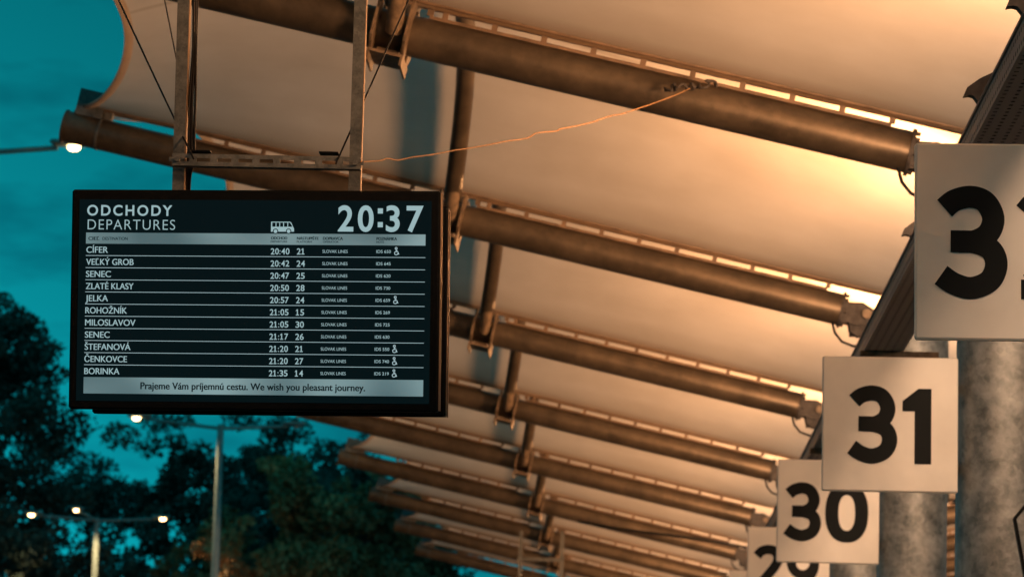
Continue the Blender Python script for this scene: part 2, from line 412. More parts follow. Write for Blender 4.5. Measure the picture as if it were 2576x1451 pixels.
# ------------------------------------------------------------------ columns
CX, CR = 1.650, .206
def zc(k): return 10.705 + PITCH*k
def make_column():
    root = empty('canopy_column', (0, 0, 0))
    b = MB(); b.tube([(0, 0, .02), (0, 0, EYE+2.86)], CR, 48); b.build('shaft', 'column_steel', root)
    b = MB(); b.tube([(0, 0, 0), (0, 0, .02)], CR+.12, 32)
    for a in range(8): t = a*math.pi/4; b.tube([(.27*math.cos(t), .27*math.sin(t), .02), (.27*math.cos(t), .27*math.sin(t), .06)], .018, 6)
    b.build('base_plate', 'strut_steel', root)
    b = MB(); b.tube([(0, 0, EYE+2.86), (0, 0, EYE+2.88)], CR+.01, 32); b.build('cap', 'strut_steel', root)
    b = MB(); b.box((-.29, -.39, EYE+2.80), (.24, .03, .14)); b.box((-.19, -.20, EYE+2.76), (.03, .36, .20)); b.build('rafter_lug', 'dark_steel', root)
    return root
col0 = make_column()
for k in range(0, K1+1):
    r = col0 if k == 0 else copy_tree(col0)
    r.location = (CX, zc(k), 0)
    n_ = 32-k
    lab = 'round galvanised steel canopy column carrying the sign %d' % n_ if k < 5 else 'round galvanised steel canopy column, %s beyond the one with sign 28' % nth(k-4)
    tag(r, lab, 'column', 'canopy columns along the platform')

# ------------------------------------------------------------------ stand number signs
def dig(pts): return [((x-1300)/561, (633-y)/561) for x, y in pts]
D3a = dig([(1350, 183), (1400, 143), (1480, 124), (1552, 150), (1590, 228), (1568, 303), (1505, 344), (1440, 348), (1380, 348)])
D3b = dig([(1420, 350), (1500, 353), (1578, 388), (1605, 462), (1572, 542), (1485, 580), (1400, 561), (1332, 517)])
D1 = dig([(1812, 87), (1905, 87), (1905, 632), (1785, 632), (1785, 252), (1697, 252), (1697, 178)])
D1 = [(x-.71, z) for x, z in D1]
def stroke(b, pts, w, M, y, n=9):
    P = catmull([Vector((x, 0, z)) for x, z in pts], n)
    vs = []
    for i, p in enumerate(P):
        d = (P[min(i+1, len(P)-1)] - P[max(i-1, 0)]).normalized(); nn = Vector((-d.z, 0, d.x))*w/2
        for q in (p+nn, p-nn): vs.append(M @ Vector((q.x, y, q.z)))
    b.add(vs, [(2*i, 2*i+1, 2*i+3, 2*i+2) for i in range(len(P)-1)])
def ring(b, cx, cz, ro, ri, M, y, n=48, p=2.3):
    vs = []
    for k in range(n):
        t = 2*math.pi*k/n; c, s = math.cos(t), math.sin(t); u = math.copysign(abs(c)**(2/p), c); v = math.copysign(abs(s)**(2/p), s)
        vs.append(M @ Vector((cx+ro[0]*u, y, cz+ro[1]*v))); vs.append(M @ Vector((cx+ri[0]*u, y, cz+ri[1]*v)))
    b.add(vs, [(2*k, 2*k+1, (2*k+3) % (2*n), (2*k+2) % (2*n)) for k in range(n)])
def poly(b, pts, M, y): b.add([M @ Vector((x, y, z)) for x, z in pts], [list(range(len(pts)))])
SW = .198
DW = {'3': .645, '1': .371, '0': .734, '2': .62, '9': .68, '8': .68}
def digit(b, ch, M):
    if ch == '3': stroke(b, D3a, SW, M, 0); stroke(b, D3b, SW, M, -.0004)
    elif ch == '1': poly(b, D1, M, 0)
    elif ch == '0': ring(b, .367, .5, (.367, .508), (.142, .305), M, 0)
    elif ch == '2':
        stroke(b, [(.055, .77), (.15, .87), (.29, .905), (.43, .87), (.50, .74), (.45, .58), (.30, .38), (.115, .15)], SW, M, 0)
        poly(b, [(.02, 0), (.60, 0), (.60, .175), (.02, .175)], M, -.0004)
    elif ch == '9':
        ring(b, .34, .655, (.34, .353), (.145, .165), M, 0, p=2.05); stroke(b, [(.585, .66), (.57, .50), (.45, .28), (.27, .02)], SW, M, -.0004)
    elif ch == '8':
        ring(b, .34, .745, (.295, .262), (.115, .105), M, 0, p=2.05); ring(b, .34, .27, (.34, .278), (.145, .115), M, -.0004, p=2.05)
# the top left and bottom left corner of each sign as seen
SIGNS = [(32, (2307, 359), (2303, 852), .6), (31, (2071.5, 894.5), (2067, 1232.5), .604), (30, (1956.7, 1153.6), (1953, 1412), .6), (29, (1881.3, 1323.7), None, .6), (28, (1834, 1433), None, .6)]
for k, (num, tl, bl, sw) in enumerate(SIGNS):
    Y = 10.55 + PITCH*k
    a = at(*tl, Y); h = (a.z - at(*bl, Y).z) if bl else .6
    root = empty('stand_sign', (a.x, Y, a.z-h))
    roll = Matrix.Rotation(R((-.5, -.2, .1, .1, 0)[k]), 4, 'Y'); root.matrix_world = Matrix.Translation((a.x, Y, a.z-h)) @ roll
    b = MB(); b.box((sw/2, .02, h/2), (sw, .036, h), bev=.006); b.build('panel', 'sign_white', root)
    b = MB(); b.box((sw/2, .045, h/2), (sw-.01, .012, h-.01)); b.build('back_frame', 'sign_edge', root)
    H_ = .575*sw; s = str(num); gap = (.095 if num == 32 else .063)*H_; tot = sum(DW[c] for c in s)*H_ + gap
    x = .478*sw - tot/2 + {31: .01, 32: .006}.get(num, 0); b = MB()
    for c in s:
        digit(b, c, Matrix.Translation((x, -.0008, .207*h)) @ Matrix.Scale(H_, 4)); x += DW[c]*H_ + gap
    b.build('digits', 'sign_black', root)
    for zz in (.12, .48):
        b = MB(); b.box((sw-.022, .105, zz), (.05, .115, .04)); b.build('arm', 'strut_steel', root)
    tag(root, 'square white stand sign with black number %d, fixed to its galvanised column' % num, 'sign', 'numbered stand signs')

# ------------------------------------------------------------------ perforated cable tray under the rafter ends
TX0, TX1, TZ0, TZ1 = 1.175, 1.380, EYE+2.345, EYE+2.43
def sheet(name, mat, p00, p10, p11, p01, su, sv, parent):
    me = bpy.data.meshes.new(name); me.from_pydata([p00, p10, p11, p01], [], [(0, 1, 2, 3)])
    ul = me.uv_layers.new(name='UVMap')
    for i, q in enumerate(((0, 0), (su, 0), (su, sv), (0, sv))): ul.data[i].uv = q
    me.materials.append(MATS[mat]); o = bpy.data.objects.new(name, me); COL.objects.link(o); o.parent = parent; return o
tray = empty('cable_tray', (TX0, 0, TZ0)); Y0, Y1 = .5, zr(K1); LY = Y1-Y0
tag(tray, 'long perforated steel cable tray running below the rafter ends behind the number signs', 'cable tray')
sheet('side_sheet', 'perforated_sheet', (0, Y0, 0), (0, Y1, 0), (0, Y1, TZ1-TZ0), (0, Y0, TZ1-TZ0), LY/.055, 2, tray)
sheet('side_sheet', 'perforated_sheet', (TX1-TX0, Y0, 0), (TX1-TX0, Y1, 0), (TX1-TX0, Y1, TZ1-TZ0), (TX1-TX0, Y0, TZ1-TZ0), LY/.055, 2, tray)
sheet('base_sheet', 'perforated_sheet', (0, Y0, 0), (TX1-TX0, Y0, 0), (TX1-TX0, Y1, 0), (0, Y1, 0), 5, LY/.06, tray)
b = MB()
for x in (0, TX1-TX0): b.box((x, Y0+LY/2, TZ1-TZ0+.004), (.014, LY, .008))
b.build('lip', 'tray_inside', tray)
b = MB(); b.box(((TX1-TX0)/2, Y0+LY/2, TZ1-TZ0+.012), (TX1-TX0+.012, LY, .004)); b.build('light_block_lid', 'tray_inside', tray)  # unseen lid added to keep lamplight out, so the holes look dark
b = MB()
for i, (x, r_) in enumerate(((.05, .016), (.085, .02), (.13, .015))): b.tube([(x, Y0, .021+.01*(i % 2)), (x, Y1, .021+.01*(i % 2))], r_, 8)
b.build('cables', 'black_cable', tray)
for k in range(-1, K1):
    y = zr(k) + PITCH*.53
    b = MB(); b.box(((TX1-TX0)/2+.08, y, -.022), (TX1-TX0+.20, .041, .036)); b.build('bracket', 'worn_plate', tray)
def clip(px, py, Y):
    p = at(px, py, Y) - Vector((TX0, 0, TZ0))
    b = MB(); b.prism([(0, 0), (.012, .03), (.055, .062), (.10, .085), (.10, .02), (.075, -.012), (.05, -.02), (.035, .0), (.02, .004)], .05, Matrix.Translation(p))
    b.build('spout', 'dark_steel', tray)
clip(2421, 248, 12.15); clip(2528, 26, 10.75); clip(2266, 596, 14.95)

# ------------------------------------------------------------------ floodlights on the tray brackets
def make_flood():
    root = empty('floodlight', (0, 0, 0)); A = Matrix.Rotation(R(-42), 3, 'Y')          # faces up and to the left
    b = MB(); b.box((0, 0, 0), (.52, .44, .08), A, bev=.012); b.build('housing', 'dark_steel', root)
    b = MB(); b.box(A @ Vector((0, 0, .0415)), (.46, .40, .004), A); b.build('lens', 'flood_lens', root)
    b = MB(); b.box((0, -.227, -.07), (.03, .012, .16)); b.box((.06, .227, -.10), (.03, .012, .10)); b.box((0, 0, -.155), (.05, .47, .012)); b.build('yoke', 'strut_steel', root)
    ld = bpy.data.lights.new('flood_light', 'AREA'); ld.shape = 'RECTANGLE'; ld.size = .46; ld.size_y = .40; ld.energy = LAMP_W; ld.color = LAMP_C
    lo = bpy.data.objects.new('flood_light', ld); COL.objects.link(lo); lo.parent = root
    b = MB(); b.box((0, .223, .0), (.14, .006, .055), A); b.build('fill_lens', 'flood_lens', root)  # glowing lens and light added at the end to brighten the signs
    ed = bpy.data.lights.new('sign_fill_light', 'AREA'); ed.shape = 'DISK'; ed.size = .12; ed.energy = SIGN_FILL_W; ed.color = (1.0, .62, .38)
    eo = bpy.data.objects.new('sign_fill_light', ed); COL.objects.link(eo); eo.parent = root
    eo.location = (0, .23, 0); eo.rotation_euler = (R(78), 0, R(8))
    q = A.to_4x4() @ Matrix.Rotation(math.pi, 4, 'X'); q.translation = A @ Vector((0, 0, .048)); lo.matrix_local = q
    return root
fl0 = make_flood()
for k in range(K0, K1):
    r = fl0 if k == K0 else copy_tree(fl0)
    r.location = (1.50, zr(k) + PITCH*.55, EYE+2.62)
    lab = 'floodlight on the tray, lighting the panel after the %s rafter in view' % nth(k) if k > 0 else 'floodlight on the tray, lighting the panel %s' % ('before the first rafter in view', 'one bay nearer than the view', 'two bays nearer than the view')[-k]
    tag(r, lab, 'floodlight', 'floodlights along the cable tray')

# ------------------------------------------------------------------ far wing of the canopy, beyond the columns
WX = 2.05
for k in range(0, K1+1):
    r = copy_tree(rafter0); r.location = (2*WX-AX0.x, zr(k), AX0.z); r.scale = (-1, 1, 1)
    tag(r, 'rafter tube of the opposite canopy wing beside column of bay %d, glimpsed between the columns' % (32-k), 'rafter', 'rafters of the opposite wing')
for k in range(0, K1):
    r = copy_tree(mem0); r.location = (2*WX, zr(k), AX0.z); r.scale = (-1, 1, 1)
    tag(r, 'fabric panel of the opposite canopy wing beyond column of bay %d, glimpsed between the columns' % (32-k), 'canopy', 'fabric panels of the opposite wing')
    r = copy_tree(fl0); r.location = (2*WX-1.50, zr(k) + PITCH*.55, EYE+2.62); r.scale = (-1, 1, 1)
    tag(r, 'floodlight facing the opposite canopy wing beside column of bay %d' % (32-k), 'floodlight', 'floodlights of the opposite wing')

# ------------------------------------------------------------------ departures board
def rot(yaw, pit, rol): return Matrix.Rotation(yaw, 4, 'Z') @ Matrix.Rotation(pit, 4, 'X') @ Matrix.Rotation(rol, 4, 'Y')
BW, BH = 1.100, .651
board = empty('departures_board', (-1.1335, 10.2, EYE+1.437), rot(-.045, .09, -.008))
tag(board, 'black double-sided departures screen listing bus times, hanging from a steel frame', 'departures board')
b = MB(); b.box((0, .035, 0), (BW, .07, BH), bev=.006)
b.build('front_housing', 'black_plastic', board)
b = MB()
for y in (.018, .052): b.box((BW/2+.001, y, 0), (.003, .006, BH-.01))
b.build('side_trim', 'bronze_trim_lit_edge', board)
b = MB(); b.box((.020, .215, -.020), (BW-.03, .07, BH-.02), bev=.006); b.build('rear_housing', 'black_plastic', board)
b = MB()
for y in (.175, .222): b.box((.020+BW/2-.014, y+.015, -.026), (.003, .006, BH-.03))
b.build('side_trim', 'bronze_trim_lit_edge', board)
b = MB()
for x in (-.35, .35): b.box((x, .12, .1), (.08, .10, .3))
b.build('spine', 'dark_steel', board)
KK = 1.006
def TX(x, y): return ((-.5022 + 4.976e-4*((x-207) + .006*(y-318)))*KK, (.1958 - 4.967e-4*(y-318 - .0095*(x-207)))*KK)
b = MB(); x0, z0 = TX(165, 120); x1, z1 = TX(2258, 1335)
b.add([(x0, -.0012, z1), (x1, -.0012, z1), (x1, -.0012, z0), (x0, -.0012, z0)], [(0, 1, 2, 3)]); screen = b.build('screen', 'screen_dark', board)
def text_geo(body, off, track=1.0):
    c = bpy.data.curves.new('t', 'FONT'); c.body = body; c.size = 1; c.offset = off; c.resolution_u = 6; c.space_character = track
    o = bpy.data.objects.new('t', c); COL.objects.link(o); me = bpy.data.meshes.new_from_object(o)
    v = [q.co.copy() for q in me.vertices]; f = [list(p.vertices) for p in me.polygons]
    bpy.data.objects.remove(o); bpy.data.curves.remove(c); bpy.data.meshes.remove(me); return v, f
CAP = {}
def capheight(off):
    if off not in CAP: CAP[off] = max(q.y for q in text_geo('H', off)[0]), min(q.y for q in text_geo('H', off)[0])
    return CAP[off]
def put(b, body, x0, x1, ytop, ybase, off=0.0, y=-.0028, track=1.0, bold=0):
    """write text so that it spans x0..x1 and its capitals ytop..ybase (screen drawing units)"""
    if bold: put(b, body, x0+bold, x1, ytop, ybase, off, y-.0001, track); x1 -= bold
    v, f = text_geo(body, off, track); hi, lo = capheight(off)
    mn = min(q.x for q in v); mx = max(q.x for q in v)
    X0, Z0_ = TX(x0, ybase); X1, _ = TX(x1, ybase); _, Z1_ = TX(x0, ytop)
    sxx = (X1-X0)/(mx-mn); szz = (Z1_-Z0_)/(hi-lo); sl = (TX(x1, ybase)[1]-Z0_)/max(X1-X0, 1e-6)*0
    b.add([(X0 + (q.x-mn)*sxx, y, Z0_ + (q.y-lo)*szz) for q in v], f)
def figures(b, s, x0, x1, ytop, ybase, off):
    adv = [.46 if c == ':' else 1 for c in s]; u = (x1-x0)/(sum(adv)-.10); x = x0
    for c, a in zip(s, adv):
        w = u*a
        if c == '1':
            h = ybase-ytop; st = .155*h
            for q in ([(.30*u, 0), (.30*u+st*1.05, 0), (.30*u+st*1.05, h), (.30*u, h)], [(.30*u, 0), (.30*u, st*1.15), (.08*u, .34*h), (.08*u, .19*h)], [(.06*u, h-st*.9), (.76*u, h-st*.9), (.76*u, h), (.06*u, h)]):
                b.add([(TX(x+px_, ytop+py_)[0], -.0028-.0001*len(q), TX(x+px_, ytop+py_)[1]) for px_, py_ in q], [list(range(len(q)))])
        elif c == ':': put(b, c, x+.12*w, x+.56*w, ytop, ybase, off)
        else: put(b, c, x+.03*w, x+.90*w, ytop, ybase, off)
        x += w
def bar(b, x0, y0, x1, y1, yy=-.0018, lvl=True):
    a = TX(x0, y0); c = TX(x1, y1); b.add([(a[0], yy, c[1]), (c[0], yy, c[1]), (c[0], yy, a[1]), (a[0], yy, a[1])], [(0, 1, 2, 3)])
b = MB(); put(b, 'ODCHODY', 212, 722, 154, 217, .020, track=1.28); b.build('heading', 'screen_text', screen)
b = MB(); put(b, 'DEPARTURES', 216, 740, 241, 299, -.010, track=1.14); b.build('subheading', 'screen_text', screen)
b = MB(); put(b, '20', 1710, 1922, 164, 318, .020, track=1.22); put(b, '37', 1995, 2217, 166, 320, .020, track=1.22)
for yy in (182, 263): bar(b, 1947, yy, 1977, yy+31, -.0028)
b.build('clock', 'screen_text', screen)
b = MB(); yb = 0                                            # bus pictogram, drawn as pieces round its windows
for q in ((1313, 258, 1320, 318), (1320, 258, 1420, 264), (1320, 288, 1440, 318), (1340, 264, 1345, 288), (1362, 264, 1367, 288), (1385, 264, 1390, 288), (1410, 264, 1415, 288)): bar(b, q[0], q[1]+yb, q[2], q[3]+yb, -.0024)
def tri(b, pts, yy=-.0024): b.add([(TX(x, y+yb)[0], yy, TX(x, y+yb)[1]) for x, y in pts], [list(range(len(pts)))])
tri(b, [(1420, 258), (1432, 262), (1444, 288), (1450, 300), (1450, 318), (1440, 318), (1440, 288), (1426, 264), (1420, 264)])
b.build('bus_symbol', 'screen_text', screen)
b = MB(); w_ = MB()
for cx in (1340, 1418):
    o = TX(cx, 315+yb); w_.add([(o[0]+.0082*math.cos(i*.3927), -.0026, o[1]+.0082*math.sin(i*.3927)) for i in range(16)], [list(range(16))])
    b.add([(o[0]+.0055*math.cos(i*.3927), -.0032, o[1]+.0055*math.sin(i*.3927)) for i in range(16)], [list(range(16))])
w_.build('bus_wheel_gap', 'screen_ink', screen); b.build('bus_wheels', 'screen_text', screen)
b = MB(); bar(b, 207, 318, 2230, 403, -.0018); b.build('header_bar', 'screen_bar', screen)
b = MB()
for s, x0, x1, yt, yb_, o in (('CIEĽ', 221, 288, 343, 363, 2.2), ('DESTINATION', 306, 457, 345, 363, .0), ('ODCHOD', 1313, 1411, 347, 363, 2.2), ('DEPARTURE', 1312, 1411, 370, 381, 0),
        ('NÁSTUPIŠTE', 1467, 1597, 349, 365, 2.2), ('PLATFORM', 1467, 1557, 372, 383, 0), ('DOPRAVCA', 1622, 1741, 350, 367, 2.2), ('OPERATOR', 1622, 1716, 373, 384, 0),
        ('POZNÁMKA', 1940, 2062, 353, 370, 2.2), ('NOTE', 1940, 1985, 375, 387, 0)): put(b, s, x0, x1, yt, yb_, 0, bold=o or .8)
b.build('header_lettering', 'screen_ink', screen)
ROWS = [('CÍFER', 130, '20:40', '21', '650', 1), ('VEĽKÝ GROB', 285, '20:42', '24', '645', 0), ('SENEC', 150, '20:47', '25', '620', 0), ('ZLATÉ KLASY', 287, '20:50', '28', '730', 0),
        ('JELKA', 135, '20:57', '24', '659', 1), ('ROHOŽNÍK', 250, '21:05', '15', '269', 0), ('MILOSLAVOV', 302, '21:05', '30', '725', 0), ('SENEC', 149, '21:17', '26', '630', 0),
        ('ŠTEFANOVÁ', 275, '21:20', '21', '550', 1), ('ČENKOVCE', 255, '21:20', '27', '740', 1), ('BORINKA', 211, '21:35', '14', '219', 1)]
for i, (nm, wd, tm, pl, ids, wc) in enumerate(ROWS):
    y = 438 + 71.95*i; b = MB()
    put(b, nm, 210-.4*i, 210-.4*i+wd-1.6, y-36, y, .0); put(b, nm, 211.6-.4*i, 210-.4*i+wd, y-36, y, .0, -.0029)
    figures(b, tm, 1312-.5*i, 1424-.5*i, y-22, y+14, .012); figures(b, pl, 1467-.6*i, 1517-.6*i, y-21, y+15, .012)
    put(b, 'SLOVAK LINES', 1620-.6*i, 1770-.6*i, y-12, y+6, .0)
    put(b, 'IDS '+ids, 1940-.7*i, 2026-.7*i, y-10, y+8, .004)
    b.build('timetable_row', 'screen_text', screen)
    if i < 10:
        b = MB(); bar(b, 207-.3*i, y+15.2, 2230-.7*i, y+17.8 + .0095*2023, -.0022); b.build('row_line', 'screen_thin', screen)
    if wc:
        b = MB(); ox, oy = 2060-.8*i, y-2
        def P3(x, yy): q = TX(ox+x, oy+yy); return Vector((q[0], -.0026, q[1]))
        def wire(pts, r=.0011): b.tube([P3(*p) for p in pts], r, 5)
        wire([(-3+6*math.cos(a*.785), -17+6*math.sin(a*.785)) for a in range(9)])
        wire([(-3, -10), (-3, 4), (8, 4), (12, 18), (15, 17)]); wire([(-3, -3), (6, -3)])
        wire([(-6, 1), (-13, 8), (-11, 18), (-3, 21), (6, 18), (9, 9)])
        b.build('wheelchair_symbol', 'screen_thin', screen)
b = MB(); bar(b, 203, 1175, 2222, 1291, -.0018); b.build('message_bar', 'screen_bar', screen)
b = MB(); put(b, 'Prajeme Vám príjemnú cestu. We wish you pleasant journey.', 543, 1878, 1206, 1247, .010); put(b, 'Prajeme Vám príjemnú cestu. We wish you pleasant journey.', 545, 1880, 1206, 1247, .010, -.0029); b.build('message', 'screen_ink', screen)

# ------------------------------------------------------------------ frame the board hangs from
def strut(b, p, q, w, d):
    p, q = Vector(p), Vector(q); z = (q-p).normalized(); x = Vector((0, 1, 0)).cross(z).normalized(); y = z.cross(x)
    b.box((p+q)/2, (w, d, (q-p).length), Matrix((x, y, z)).transposed())
def slotted(p, q, h, d, name, parent, n_):
    """a slotted channel between two points: two strips joined by bridges leave long holes"""
    p, q = Vector(p), Vector(q); x = (q-p).normalized(); y = Vector((0, 1, 0)); y = (y - x*y.dot(x)).normalized(); z = x.cross(y)
    M = Matrix((x, y, z)).transposed(); ln = (q-p).length; b = MB(); c = (p+q)/2
    b.box(c + z*(h*.325), (ln, .003, h*.35), M); b.box(c - z*(h*.325), (ln, .003, h*.35), M)
    b.box(c + z*(h/2-.0016) + y*d/2, (ln, d, .003), M); b.box(c - z*(h/2-.0016) + y*d/2, (ln, d, .003), M)
    st = ln/n_
    for i in range(n_+1):
        ww = st*.34 if 0 < i < n_ else st*.3
        b.box(p + x*(i*st) , (ww, .0034, h*.36), M)
    return b.build(name, 'strut_steel', parent)
frame = empty('hanging_frame', at(670, 475, 10.25))
tag(frame, 'galvanised slotted-channel frame of two posts and a crossbar, holding up the departures board', 'frame', 'hanging frames for boards')
FO = frame.location.copy()
def fp(px, py, Y): return at(px, py, Y) - FO
POSTS = []
for (x0, y0), (x1, y1) in (((464, -12), (446, 600)), ((908, -12), (888, 600))):
    t_ = fp(x0, y0, 10.20); u_ = fp(x1, y1, 10.32); d_ = (t_-u_).normalized(); t_ = t_ + d_*.95
    b = MB(); strut(b, t_, u_, .0345, .041); b.build('post', 'strut_steel', frame)
    b = MB(); strut(b, t_ + Vector((.0182, 0, 0)), u_ + Vector((.0182, 0, 0)), .002, .034); b.build('post_lit_edge', 'bronze_trim_lit_edge', frame)  # edge strip in bronze, orange lamplight on the steel put into its colour
    POSTS.append(t_)
cb = slotted(fp(433, 401, 10.19), fp(907, 411, 10.19), .036, .036, 'crossbar', frame, 9)
for px in (508, 828):
    b = MB(); b.box(fp(px, 383+.012*(px-508), 10.2), (.056, .05, .004)); b.build('washer_plate', 'black_plastic', frame)
for px, py in ((447, 402), (895, 411)):
    b = MB(); c = fp(px, py, 10.185); b.tube([c, c+Vector((0, -.012, 0))], .008, 6); b.build('bolt', 'strut_steel', frame)
# hangers up to the nearest rafters keep the posts in the air
b = MB(); b.box((POSTS[0]+POSTS[1])/2 + Vector((0, 0, .02)), ((POSTS[1]-POSTS[0]).length+.3, .041, .041)); b.build('top_bar', 'strut_steel', frame)

def cable(name, pts, r, mat, label, cat, group=None, n=6, sub=6):
    P = catmull(pts, sub) if len(pts) > 2 else [Vector(p) for p in pts]; o = P[0].copy()
    b = MB(); b.tube([p-o for p in P], r, n); c = b.build(name, mat, None, o); tag(c, label, cat, group); return c
cable('guy_wire', [at(280, -40, 10.9) + (at(280, -40, 10.9) - at(298, 0, 10.85))*14, at(280, -40, 10.9), at(298, 0, 10.85), at(390, 197, 10.5), at(487, 400, 10.16)], .0030, 'black_cable', 'thin dark wire slanting down to the left end of the crossbar', 'wire', 'guy wires of the board frame')
cable('guy_wire', [at(1046, -40, 10.9) + (at(1046, -40, 10.9) - at(1028, 0, 10.85))*14, at(1046, -40, 10.9), at(1028, 0, 10.85), at(936, 208, 10.5), at(845, 412, 10.16)], .0030, 'black_cable', 'thin dark wire slanting down to the right end of the crossbar', 'wire', 'guy wires of the board frame')
cable('guy_wire', [at(406, -40, 11.4) + (at(406, -40, 11.4) - at(414, 0, 11.35))*14, at(406, -40, 11.4), at(414, 0, 11.35), at(428, 70, 11.2), at(446, 160, 11.0)], .0026, 'dark_steel', 'short thin wire reaching behind the left post of the frame', 'wire', 'guy wires of the board frame')
for i, (xa, xb, xc, lb) in enumerate(((487, 474, 464, 'black power cable nearest the left frame post'), (492, 481, 470, 'middle black cable of the three beside the left frame post'), (496, 489, 476, 'black cable farthest right beside the left frame post'))):
    cable('power_cable', [at(xa, -40, 10.26+.02*i), at(xa, 0, 10.26+.02*i), at(xa-1-i, 120, 10.26), at(xb+3, 240, 10.26), at(xb+2-i, 330, 10.27), at(xb-1, 400, 10.29), at(xc+3, 440, 10.3), at(xc, 480, 10.32), at(xc-1, 520, 10.34)], .0042, 'black_cable', lb, 'cable', 'cables feeding the board')
rp_ = [(908, 408), (952, 404), (976, 400), (1000, 402), (1040, 396), (1074, 390), (1110, 386), (1140, 378), (1180, 374), (1222, 365), (1270, 357), (1325, 347), (1350, 336), (1400, 329), (1408, 326), (1450, 316), (1492, 308), (1508, 300), (1540, 292), (1560, 287), (1600, 276), (1650, 257), (1700, 240), (1735, 222)]
cable('twine', [at(x, y+(1.2 if i % 2 else -.8), 10.18 + (15.05-10.18)*((x-908)/(1735-908))) for i, (x, y) in enumerate(rp_)], .0023, 'rope_fibre', 'knotted tan twine stretched from the frame crossbar to the nearest rafter', 'twine')
random.seed(5); tp = []
for i in range(26):
    t = i/25; tp.append(at(1670 + 130*t + random.uniform(-9, 9), 224 - 14*t + random.uniform(-9, 9), 15.14 + random.uniform(-.03, .03)))
cable('twine_tangle', tp, .006, 'dark_steel', 'tangled dark end of twine snagged on the nearest rafter', 'twine')

# black open bracket at the right border, on the column with sign 31
pts = [(2552, 1304), (2584, 1266), (2650, 1258), (2668, 1300), (2640, 1440), (2584, 1476)]
P = [at(x, y, 15.05) for x, y in pts]; o = P[0].copy()
hl = empty('angular_bracket', o); tag(hl, 'black angular bracket strapped to the galvanised column at right edge', 'bracket')
b = MB()
for i in range(len(P)): strut(b, P[i]-o, P[(i+1) % len(P)]-o, .014, .03)
b.build('loop', 'black_plastic', hl)
b = MB(); b.box((P[2]+P[4])/2 - o + Vector((0, .10, 0)), (.04, .22, .05)); b.build('arm', 'black_plastic', hl)

# distant board frame and two slack lines far down the canopy
f2 = empty('hanging_frame', at(1360, 1420, 44.3))
tag(f2, 'small far-off frame of two thin posts hanging near the end of the canopy', 'frame', 'hanging frames for boards')
O2 = f2.location.copy(); b = None
for xa, xb in ((1311, 1306), (1415, 1411)):
    b = MB(); strut(b, at(xa, 1335, 44.3)-O2, at(xb, 1500, 44.3)-O2, .045, .041); b.build('post', 'strut_steel', f2)
b = MB(); strut(b, at(1302, 1404, 44.25)-O2, at(1418, 1408, 44.25)-O2, .041, .041); b.build('crossbar', 'strut_steel', f2)
cable('slack_cable', [at(1455, 1310, 34.6), at(1560, 1330, 34.4), at(1680, 1345, 34.2), at(1800, 1362, 34.0), at(1900, 1380, 33.9)], .016, 'black_cable', 'dark cable sagging below a far rafter towards the signs', 'cable')

# ------------------------------------------------------------------ street lamps
def lamp(px, py, Y, arms, label, H_top=None):
    top = at(px, py, Y); root = empty('street_lamp', (top.x, Y, 0)); h = top.z
    b = MB(); b.tube([(0, 0, 0), (0, 0, h*.5), (0, 0, h+.04)], [.095, .078, .058], 16); b.build('pole', 'pole_paint', root)
    b = MB(); b.tube([(0, 0, 0), (0, 0, .5)], .13, 16); b.build('base', 'pole_paint', root)
    for ax, ay, dz, lit in arms:
        d = Vector((ax, ay, 0)); e = d.normalized(); ln = d.length
        b = MB(); b.tube([(0, 0, h-.03)] + [tuple(e*(ln*.35*q) + Vector((0, 0, h-.03+dz*.35*q))) for q in (.5, 1)] + [tuple(d*.92 + Vector((0, 0, h-.03+dz*.95)))], [.035, .034, .032, .030], 10); b.build('arm', 'pole_paint', root)
        M = Matrix((e, Vector((-e.y, e.x, 0)), Vector((0, 0, 1)))).transposed()
        b = MB(); c = d + Vector((0, 0, h+dz+.02)); b.box(c, (.42, .22, .06), M, bev=.022); hd = b.build('lamp_head', 'pole_paint', root)
        b = MB(); n_ = 14
        rings = [(1, 0), (.9, -.05), (.6, -.085), (.0, -.095)]
        vs = []
        for rr, zz in rings:
            for i in range(n_): t = 2*math.pi*i/n_; vs.append(c + M @ Vector((.05+.075*rr*math.cos(t), .055*rr*math.sin(t), -.034+zz*.6)))
        b.add(vs, [(a*n_+i, a*n_+(i+1) % n_, (a+1)*n_+(i+1) % n_, (a+1)*n_+i) for a in range(3) for i in range(n_)], True)
        b.build('lens', 'lamp_lens' if lit else 'sign_edge', hd)
        if lit:
            ld = bpy.data.lights.new('street_light', 'SPOT'); ld.spot_size = R(155); ld.spot_blend = .3; ld.energy = 420; ld.color = (1, .62, .28); ld.shadow_soft_size = .12
            lo = bpy.data.objects.new('street_light', ld); COL.objects.link(lo); lo.parent = hd; lo.location = c + Vector((0, 0, -.12))
    tag(root, label, 'street lamp', 'street lamps beyond the platform'); return root
lamp(555, 1073, 62, [(-1.48, .1, .16, True), (1.28, .3, .10, False)], 'tall two-armed street lamp just below the departures board, its left head lit')
lamp(244, 1306, 80, [(-1.47, 0, .10, True), (1.47, 0, .08, True), (-.25, -1.4, .12, True)], 'lower street lamp with three lit heads at bottom left')
lamp(-200, 388, 38, [(1.66, 0, .14, True)], 'street lamp whose arm reaches in from the left border, its head glowing')

